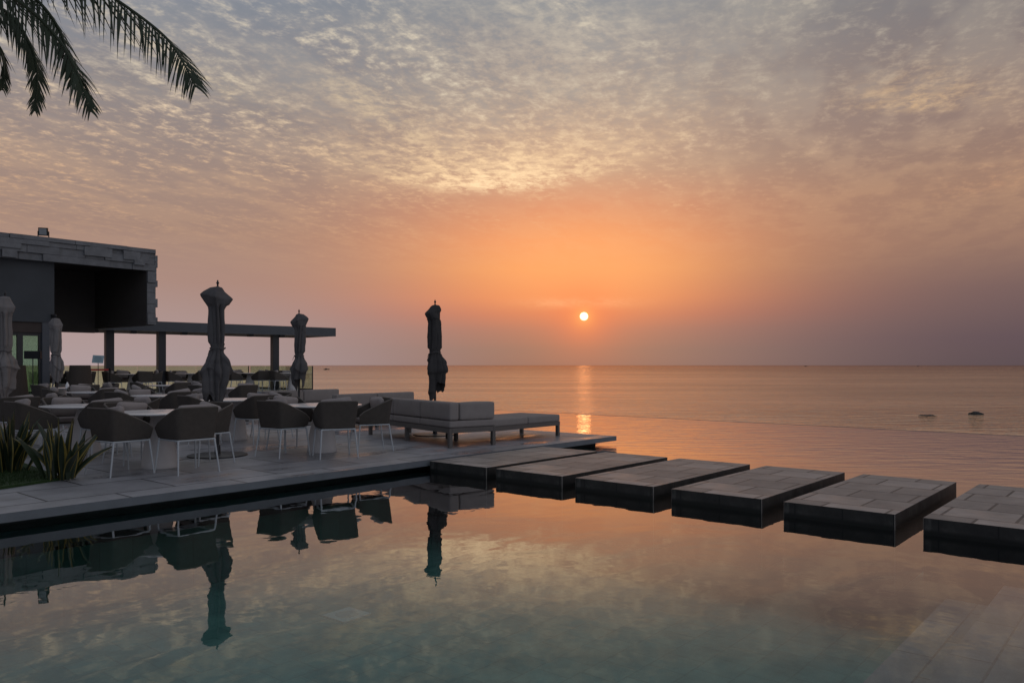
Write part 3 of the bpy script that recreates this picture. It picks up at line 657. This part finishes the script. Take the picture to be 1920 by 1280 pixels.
# sofas ---------------------------------------------------------------
def sofa(loc, rz, length, depth, ncush, side, label):
    """back along local y=0, seat towards +y, x from 0 to length; side = add a back cushion at x=length / 0"""
    root = empty('sofa', loc, rz)
    b = MB(); b.box(0, length, 0, .05, .25, .335); b.box(0, length, depth-.05, depth, .25, .335)
    b.box(0, .05, .051, depth-.051, .25, .335); b.box(length-.05, length, .051, depth-.051, .25, .335); b.box(.06, length-.06, .06, depth-.06, .30, .33)
    b.build('frame', M['sofa_frame'], root, bevel=.004)
    for x in (.0, length/2-.035, length-.07):
        for y in (.0, depth-.07):
            b = MB(); b.box(x+.003, x+.067, y+.003, y+.067, 0, .249); b.build('leg', M['sofa_frame'], root, bevel=.003)
    for i in range(ncush):
        w = length/ncush
        b = MB(); b.rbox(i*w+.006, (i+1)*w-.006, .01, depth-.0, .337, .455, .03, puff=.006); b.build('seat_cushion', M['sofa'], root)
        x1 = (i+1)*w-.006; 
        b = MB(); b.rbox(i*w+.006, x1, .012, .2, .465, .77, .035, puff=.012); b.build('back_cushion', M['sofa'], root)
    if side:
        x0 = length-.2 if side > 0 else .012
        b = MB(); b.rbox(x0, x0+.19, .22, depth-.01, .465, .76, .035, puff=.012); b.build('side_cushion', M['sofa'], root)
    return tag(root, label, 'sofa')
# corner sofa: back to the terrace, side cushion to the pool
a_ = math.atan2(9.34-12.5, 9.37-10.16)          # local x runs towards the pool
cs = sofa((10.12, 12.42, 0), a_, 3.17, .95, 3, 1, 'grey corner sofa backing the dining tables with a cushion at its pool end')
sofa((10.35, 13.75, 0), R(1), 2.3, .9, 2, 0, 'long low grey sofa back rising just behind the corner sofa')
sofa((10.6, 16.9, 0), R(1), 2.25, .9, 2, 0, 'grey sofa behind the others, standing beside the middle parasol')
db = empty('daybed', (10.45, 9.34, 0), R(0))
b = MB(); b.box(0, 2.0, 0, .04, .21, .29); b.box(0, 2.0, .96, 1.0, .21, .29); b.box(0, .04, .041, .959, .21, .29); b.box(1.96, 2.0, .041, .959, .21, .29); b.box(.05, 1.95, .05, .95, .25, .285); b.build('frame', M['sofa_frame'], db, bevel=.004)
for x in (0, 1.93):
    for y in (0, .93):
        b = MB(); b.box(x+.003, x+.067, y+.003, y+.067, 0, .209); b.build('leg', M['sofa_frame'], db, bevel=.003)
for x in (0, 1):
    b = MB(); b.rbox(x+.005, x+.995, -.005, 1.005, .29, .425, .03, puff=.008); b.build('cushion', M['sofa'], db)
tag(db, 'long backless grey daybed at the water end of the terrace', 'daybed')
# tall wicker chairs -----------------------------------------------------
def high_chair(loc, rz, label):
    root = empty('high_back_chair', loc, rz)
    n = 26; vs = []; rows = 8
    for side_ in (0, 1):
        for i in range(n+1):
            a = R(200)+R(-220)*i/n if False else math.pi*1.12 + (math.pi*.76*2-math.pi*.0)*i/n*0 + (-.12*math.pi) + math.pi*i/n
            for j in range(rows+1):
                t = j/rows; r = (.41-.10*t**1.3)-(.03 if side_ else 0); z = .12+1.28*t
                vs.append((r*math.cos(a)*1.0, r*math.sin(a)*.95, z))
    k_ = rows+1; N = (n+1)*k_; fs = []
    for i in range(n):
        for j in range(rows):
            q0 = i*k_+j; fs.append((q0, q0+k_, q0+k_+1, q0+1)); q0 += N; fs.append((q0, q0+1, q0+k_+1, q0+k_))
        q0 = i*k_+rows; fs.append((q0, q0+k_, q0+k_+N, q0+N)); q0 = i*k_; fs.append((q0+k_, q0, q0+N, q0+k_+N))
    for j in range(rows):
        fs.append((j, j+1, j+1+N, j+N)); q0 = n*k_+j; fs.append((q0+1, q0, q0+N, q0+1+N))
    b = MB(); b.add(vs, fs, 0, True); b.build('shell', M['wicker'], root, sharp=50)
    b = MB(); b.rbox(-.34, .34, -.3, .36, .12, .36, .04); b.build('seat', M['wicker'], root)
    b = MB(); b.rbox(-.31, .31, -.26, .34, .362, .46, .035, puff=.01); b.build('seat_cushion', M['cushion'], root)
    for x in (-.26, .26):
        for y in (-.22, .26):
            b = MB(); b.tube([(x, y, 0), (x, y, .13)], .02, 8); b.build('leg', M['dark_metal'], root)
    return tag(root, label, 'chair', 'tall wicker chairs near the pavilion')
high_chair((9.75, 25.9, 0), R(10), 'tall brown wicker chair with a tapering high back before the open terrace')
high_chair((7.75, 25.3, 0), R(-8), 'tall brown wicker chair with a high back, in front of the glass doors')
# parasols ---------------------------------------------------------------
def parasol(u, v, seed, label, top=2.72, flare=1.0, off=(0, 0), shoulder=1.0, hem=.92, tie=1.66, soff=(0, 0), cloth='umbrella'):
    rg = random.Random(seed); root = empty('closed_parasol', (u, v, 0))
    b = MB(); b.tube([(0, 0, .02), (0, 0, top-.1)], .024, 12); b.build('pole', M['dark_metal'], root)
    b = MB(); b.lathe([(.012, top-.12), (.014, top-.06), (.026, top-.045), (.014, top-.03), (.010, top-.005), (.004, top)], 12); b.build('finial', M['dark_metal'], root)
    b = MB(); b.lathe([(.44, .001), (.445, .006), (.44, .018), (.06, .022), (.045, .03), (.04, .16), (.03, .17)], 48); b.build('base', M['dark_metal'], root)
    nT, nS = 176, 116; z0 = top-.10
    ph = [rg.uniform(0, 6.28) for _ in range(8)]; cor = R(-49.6)+rg.uniform(-.25, .25)
    key = [(0, .012), (.008, .07), (.03, .095), (.165, .185*shoulder), (.175, .185*shoulder), (.36, .125), (.6, .132), (.88, .125), (.97, .102), (1.0, .098), (1.04, .112), (1.20, .165*flare), (1.34, .185*flare), (1.5, .165*flare), (1.66, .14*flare), (1.8, .125), (1.95, .11)]
    tieS = z0-tie; sc_ = tieS/1.0
    def prof(s):
        for (a, ra), (b_, rb) in zip(key, key[1:]):
            if s <= b_: t = (s-a)/(b_-a); t = t*t*(3-2*t) if s > .4 else t; return ra+(rb-ra)*t
        return key[-1][1]
    vs = []
    seedv = Vector((seed*3.1, seed*1.7, 0))
    for i in range(nS+1):
        for j in range(nT):
            th = 2*math.pi*j/nT; t = i/nS
            # hem length differs by fold
            fold = abs(((th*8/(2*math.pi)+ph[0]) % 1)*2-1); hemL = (z0-hem)+.14*math.sin(2*th+ph[1])+.10*math.sin(3*th+ph[2])+.07*(fold-.5)
            s = t*hemL; z = z0-s; sn = s/sc_; r = prof(max(0, sn+.055*math.sin(th+ph[5])*min(1, sn/.08)*max(0, 1-sn/.7)))
            u_ = th+ .9*sn*math.sin(ph[3]) + .12*mnoise.noise(Vector((math.cos(th)*1.4, math.sin(th)*1.4, s*2.2))+seedv)
            nf = 8 if sn < 1.05 else 8
            uf = u_*7/(2*math.pi)+ph[0]+.35*math.sin(u_*2+ph[1]); f = (1-abs((uf % 1)*2-1))*(.6+.4*math.sin(int(uf % 7)*2.3+ph[2]))
            amp = .08 if sn < .3 else (.62 if sn < .92 else (.24 if sn < 1.03 else .52))
            m1 = 1+amp*(f**.7-.55)
            if sn < .40:       # squared, pointed shoulders of the frame tips
                w = max(0, 1-abs(sn-.17)/.20); tt = ((th-cor+math.pi/4) % (math.pi/2))-math.pi/4; m1 = m1*(1-w)+w*(.80/math.cos(tt-math.copysign(math.pi/4, tt))*1.0 if abs(tt) > 1e-9 else 1.13)
            m1 *= 1+(.20+.26*max(0, min(1, (sn-1)*4)))*mnoise.noise(Vector((math.cos(th)*1.1, math.sin(th)*1.1, s*1.6))+seedv) + .07*mnoise.noise(Vector((math.cos(th)*3, math.sin(th)*3, s*6))+seedv)
            if sn > 1.02:            # loose lower skirt hangs in slanting tiers
                q_ = min(1, (sn-1.02)/.2)
                stp = ((s*2.6+.55*math.sin(th+ph[4])+.22*math.sin(2*th+ph[5])) % 1); stp = stp if stp < .88 else (1-stp)/.12*.88
                m1 *= 1+q_*(.24*stp**2-.08) + q_*.30*math.sin(th+ph[6]+s*2)+q_*.16*math.sin(th*2+ph[7])
            ox_ = off[0]*max(0, min(1, (sn-1)/.3)) ; oy_ = off[1]*max(0, min(1, (sn-1)/.3))
            rad = r*m1; sw = max(0, 1-abs(sn-.17)/.17); ox_ += soff[0]*sw; oy_ += soff[1]*sw
            vs.append((rad*math.cos(th)+ox_, rad*math.sin(th)+oy_, z))
    fs = []
    for i in range(nS):
        for j in range(nT): fs.append((i*nT+j, (i+1)*nT+j, (i+1)*nT+(j+1) % nT, i*nT+(j+1) % nT))
    fs.append(tuple(range(nT)))
    b = MB(); b.add(vs, fs, 0, True); b.build('canopy', M[cloth], root, sharp=65)
    b = MB(); pts = [(.112*math.cos(2*math.pi*i/24), .112*math.sin(2*math.pi*i/24), tie+.012*math.sin(i*.9)) for i in range(25)]
    b.tube(pts, .009, 6, cap=False); b.tube([W(-.085, 0, tie), W(-.13, -.0, tie-.03), W(-.15, 0, tie-.10)], .006, 6); b.build('tie_strap', M['umbrella'], root)
    return tag(root, label, 'parasol', 'closed grey parasols on the terrace')
lf = (-.05*RT[0], -.05*RT[1])
parasol(6.27, 11.33, 5, 'closed grey parasol nearest the camera, tallest in view, over the front tables', flare=1.12, off=lf, shoulder=1.12, hem=.82)
parasol(10.8, 15.8, 12, 'closed grey parasol in front of the right end of the dark canopy', flare=1.1, hem=.98, tie=1.62)
parasol(11.0, 11.4, 7, 'closed dark parasol standing alone by the sofas against the sea', flare=.98, shoulder=.92, hem=.90, soff=(-.055*RT[0], -.055*RT[1]), cloth='umbrella_dark')
parasol(7.75, 22.1, 15, 'closed grey parasol in front of the blue grey corner pillar', flare=.95, shoulder=.85, hem=.95, cloth='umbrella_pale')
parasol(5.02, 16.82, 19, 'closed grey parasol cut off by the left edge of the photo', top=2.80, flare=1.55, hem=.85, cloth='umbrella_pale')
# signs, barrier ----------------------------------------------------------
pl = empty('placard_stand', (10.86, 27.3, 0), R(-46))
b = MB(); b.tube([(0, 0, 0), (0, 0, 1.5)], .012, 8); b.lathe([(.15, 0), (.15, .012), (.02, .02)], 20); b.build('stand', M['dark_metal'], pl)
b = MB(); b.box(-.18, .18, -.008, .008, -.13, .13); pn = b.build('panel', M['placard'], pl, loc=(0, -.012, 1.6), rot=(R(-12), R(3), 0))
b = MB()
for zz_, w in ((.07, .10), (.03, .13), (-.01, .11), (-.05, .12), (-.085, .07)): b.box(-w, w, -.0105, -.0085, zz_-.006, zz_+.006)
b.build('text_lines', M['ink'], pn)
tag(pl, 'small pale blue notice placard on a thin dark pole', 'sign')
bs = empty('menu_board_stand', (8.0, 24.5, 0), R(-50))
b = MB(); b.tube([(0, 0, 0), (0, 0, 1.6)], .013, 8); b.lathe([(.17, 0), (.17, .014), (.02, .022)], 20); b.build('stand', M['dark_metal'], bs)
b = MB(); b.box(-.23, .23, -.05, .05, 1.58, 1.80); b.build('board', M['black'], bs, bevel=.015)
tag(bs, 'black board on a thin pole in front of the glass doors', 'sign')
for i, (u, v) in enumerate(((12.0, 29.15), (10.9, 29.15))):
    o = empty('barrier_post', (u, v, .3)); b = MB(); b.tube([(0, 0, .02), (0, 0, .92)], .03, 12); b.lathe([(.042, .90), (.045, .92), (.045, 1.0), (.03, 1.01)], 16); b.build('post', M['black'], o)
    b = MB(); b.lathe([(.17, 0), (.17, .015), (.05, .03)], 24); b.build('base', M['black'], o)
    if i == 0:
        b = MB(); b.box(-1.05, -.05, -.003, .003, .91, .97); b.build('belt', M['red'], o)
    tag(o, ('black barrier post at the right end of the red belt' if i == 0 else 'black barrier post at the left end of the red belt'), 'barrier', 'barrier posts with a red belt')
cdl = empty('candle_holder', (8.55, 23.55, .762)); b = MB(); b.lathe([(.04, 0), (.045, .01), (.05, .09), (.03, .12), (.012, .17)], 16); b.build('holder', M['table_top'], cdl)
tag(cdl, 'small white candle holder on the table by the pavilion corner', 'candle holder')
# ------------------------------------------------------------------ rocks and boats on the sea
def rock(X, Y, s, seed, label):
    bm = bmesh.new(); bmesh.ops.create_icosphere(bm, subdivisions=4, radius=1)
    for v in bm.verts:
        n_ = mnoise.fractal(v.co*1.7+Vector((seed, seed, 0)), 1, 2, 4); v.co *= 1+.35*n_; v.co = Vector((v.co.x*s[0], v.co.y*s[1], v.co.z*s[2]))
    me = bpy.data.meshes.new('sea_rock'); bm.to_mesh(me); bm.free(); me.materials.append(M['rock'])
    o = bpy.data.objects.new('sea_rock', me); COL.objects.link(o); o.location = W(X, Y, -2.54); o.rotation_euler = (0, 0, R(-49)); tag(o, label, 'rock', 'rocks breaking the sea surface')
rock(32.2, 60.5, (.70, .4, .12), 3, 'flat dark rock barely breaking the sea, left of the pair')
rock(36.8, 62.0, (.60, .4, .24), 8, 'humped dark rock breaking the sea, right of the pair')
def boat(X, Y, L, label):
    root = empty('boat', W(X, Y, -2.5), R(-49.6))
    b = MB(); pr = [(-.5, 0), (.42, 0), (.5, .12), (-.5, .09)]
    vs = [(x*L, -.11*L*(1-abs(x)*.8), z*L) for x, z in pr]+[(x*L, .11*L*(1-abs(x)*.8), z*L) for x, z in pr]
    b.add(vs, [(0, 1, 2, 3), (7, 6, 5, 4), (0, 4, 5, 1), (1, 5, 6, 2), (2, 6, 7, 3), (3, 7, 4, 0)]); b.build('hull', M['boat'], root)
    b = MB(); b.box(-.25*L, .05*L, -.05*L, .05*L, .1*L, .2*L); b.build('cabin', M['boat'], root); tag(root, label, 'boat', 'boats on the horizon')
boat(-166, 700, 5.5, 'tiny low boat on the sea right of the glass railing'); boat(940, 2500, 11, 'tiny boat on the horizon right of the sun'); boat(1300, 2500, 8, 'faintest boat near the right end of the horizon')
# ------------------------------------------------------------------ palm leaning over the corner
def catm(pts, n):
    out = []; P0 = [pts[0]*2-pts[1]]+pts+[pts[-1]*2-pts[-2]]
    for i in range(len(pts)-1):
        for j in range(n):
            t = j/n; a, b_, c, d = P0[i:i+4]
            out.append(.5*((2*b_)+(c-a)*t+(2*a-5*b_+4*c-d)*t*t+(-a+3*b_-3*c+d)*t**3))
    out.append(pts[-1]); return out
palm = empty('palm_tree', W(-7.4, 8.2, 0))
base = palm.location.copy(); crown = W(-7.0, 8.0, 5.95)
b = MB(); tp = catm([Vector((0, 0, -.1)), Vector((-.15, .1, 2)), Vector((.0, .1, 4)), crown-base], 14)
b.tube([p for p in tp], [.21-.09*i/len(tp)+(.012 if i % 2 else 0)+(.08 if i == 0 else 0) for i in range(len(tp))], 18); b.build('trunk', M['trunk'], palm)
def frond(pts, seed, ll=.55, n=62, t0=.12, fwd=.35, spread=.28):
    rg = random.Random(seed); pts = [crown-base]+[p-base for p in pts]; cv = catm(pts, 14); N = len(cv)-1
    b = MB(); b.tube(cv, [.028*(1-.85*i/N)+.002 for i in range(N+1)], 6)
    for i in range(n):
        t = t0+(1-t0)*(i+rg.uniform(-.3, .3))/n; t = min(.995, max(t0, t)); x = t*N; i0 = min(N-1, int(x)); p = cv[i0].lerp(cv[i0+1], x-i0)
        tg = (cv[min(N, i0+2)]-cv[max(0, i0-1)]).normalized(); sd = tg.cross(Vector((0, 0, 1))).normalized(); tw = 1.15*t**1.5; sd = sd*math.cos(tw)+tg.cross(sd)*math.sin(tw)
        for sg in (-1, 1):
            L = ll*(math.sin(math.pi*(.12+.80*t))**.6)*rg.uniform(.8, 1.1)*(1-.62*t)
            if rg.random() < .03: L *= .5
            d = (tg*(fwd+.6*t)+sd*sg*spread*(1+2.2*t)*rg.uniform(.6, 1.2)+Vector((0, 0, (-.95+rg.uniform(-.2, .2))*(1-.75*t)))).normalized()
            w = .012*(1-.3*t)*rg.uniform(.8, 1.2); q_ = p.copy(); S = 6; row = []
            for s_i in range(S+1):
                u_ = s_i/S; ww = w*(1-u_**2.2)*min(1, .35+u_*4)
                nn = d.cross(tg); nn = nn.normalized() if nn.length > .01 else sd
                wv = d.cross(nn).normalized(); row.append((q_-wv*ww, q_+Vector((0, 0, 1))*ww*.35, q_+wv*ww))
                d = (d+Vector((0, 0, -1))*(.06+.12*u_)).normalized(); q_ = q_+d*(L/S)
            vs = [v_ for r_ in row for v_ in r_]; fs = []
            for s_i in range(S):
                for c_ in (0, 1): a = s_i*3+c_; fs.append((a, a+1, a+4, a+3))
            b.add(vs, fs, 0, True)
    b.build('frond', M['frond'], palm)
def px(pts): return [W((x-960)/1465*Y, Y, 1.4+(684.5-y)/1465*Y) for x, y, Y in pts]
frond(px([(-170,-165,7.9), (20,-105,7.7), (150,-42,7.6), (240,15,7.5), (310,70,7.4), (345,120,7.3), (367,164,7.25)]), 1, 1.0, 82)
frond(px([(-160,-85,7.9), (-20,-28,7.8), (55,18,7.7), (110,75,7.7), (142,130,7.6), (158,172,7.6), (170,210,7.55)]), 2, .75, 70)
frond(px([(-170,-60,8.2), (-60,-10,8.2), (15,25,8.2), (52,75,8.2), (68,120,8.2), (70,170,8.2), (66,209,8.2)]), 3, .60, 70)
frond(px([(-150,-110,8.0), (-20,-60,7.9), (60,-8,7.9), (108,50,7.9), (128,110,7.9), (134,160,7.9)]), 5, .62, 60)
frond(px([(-220,-60,8.4), (-120,0,8.5), (-50,40,8.6), (0,90,8.7), (10,130,8.8), (5,170,8.8)]), 4, .60, 60)
for i, (dx, dy, dzz) in enumerate(((-2.6, -.6, -.6), (-2.2, 2.2, -.5), (-1.8, -2.2, -.7), (-2.4, 1.0, .2), (-1.2, -2.4, .0), (-3, .2, .1))):
    c0 = crown; frond([c0+W(dx*.4, dy*.4, .45+dzz*.1), c0+W(dx*.8, dy*.8, .4+dzz*.5), c0+W(dx*1.15, dy*1.15, dzz-.3), c0+W(dx*1.3, dy*1.3, dzz-1.1)], 20+i, .6, 46)
tag(palm, 'coconut palm whose drooping dark fronds hang into the top left corner', 'palm tree')
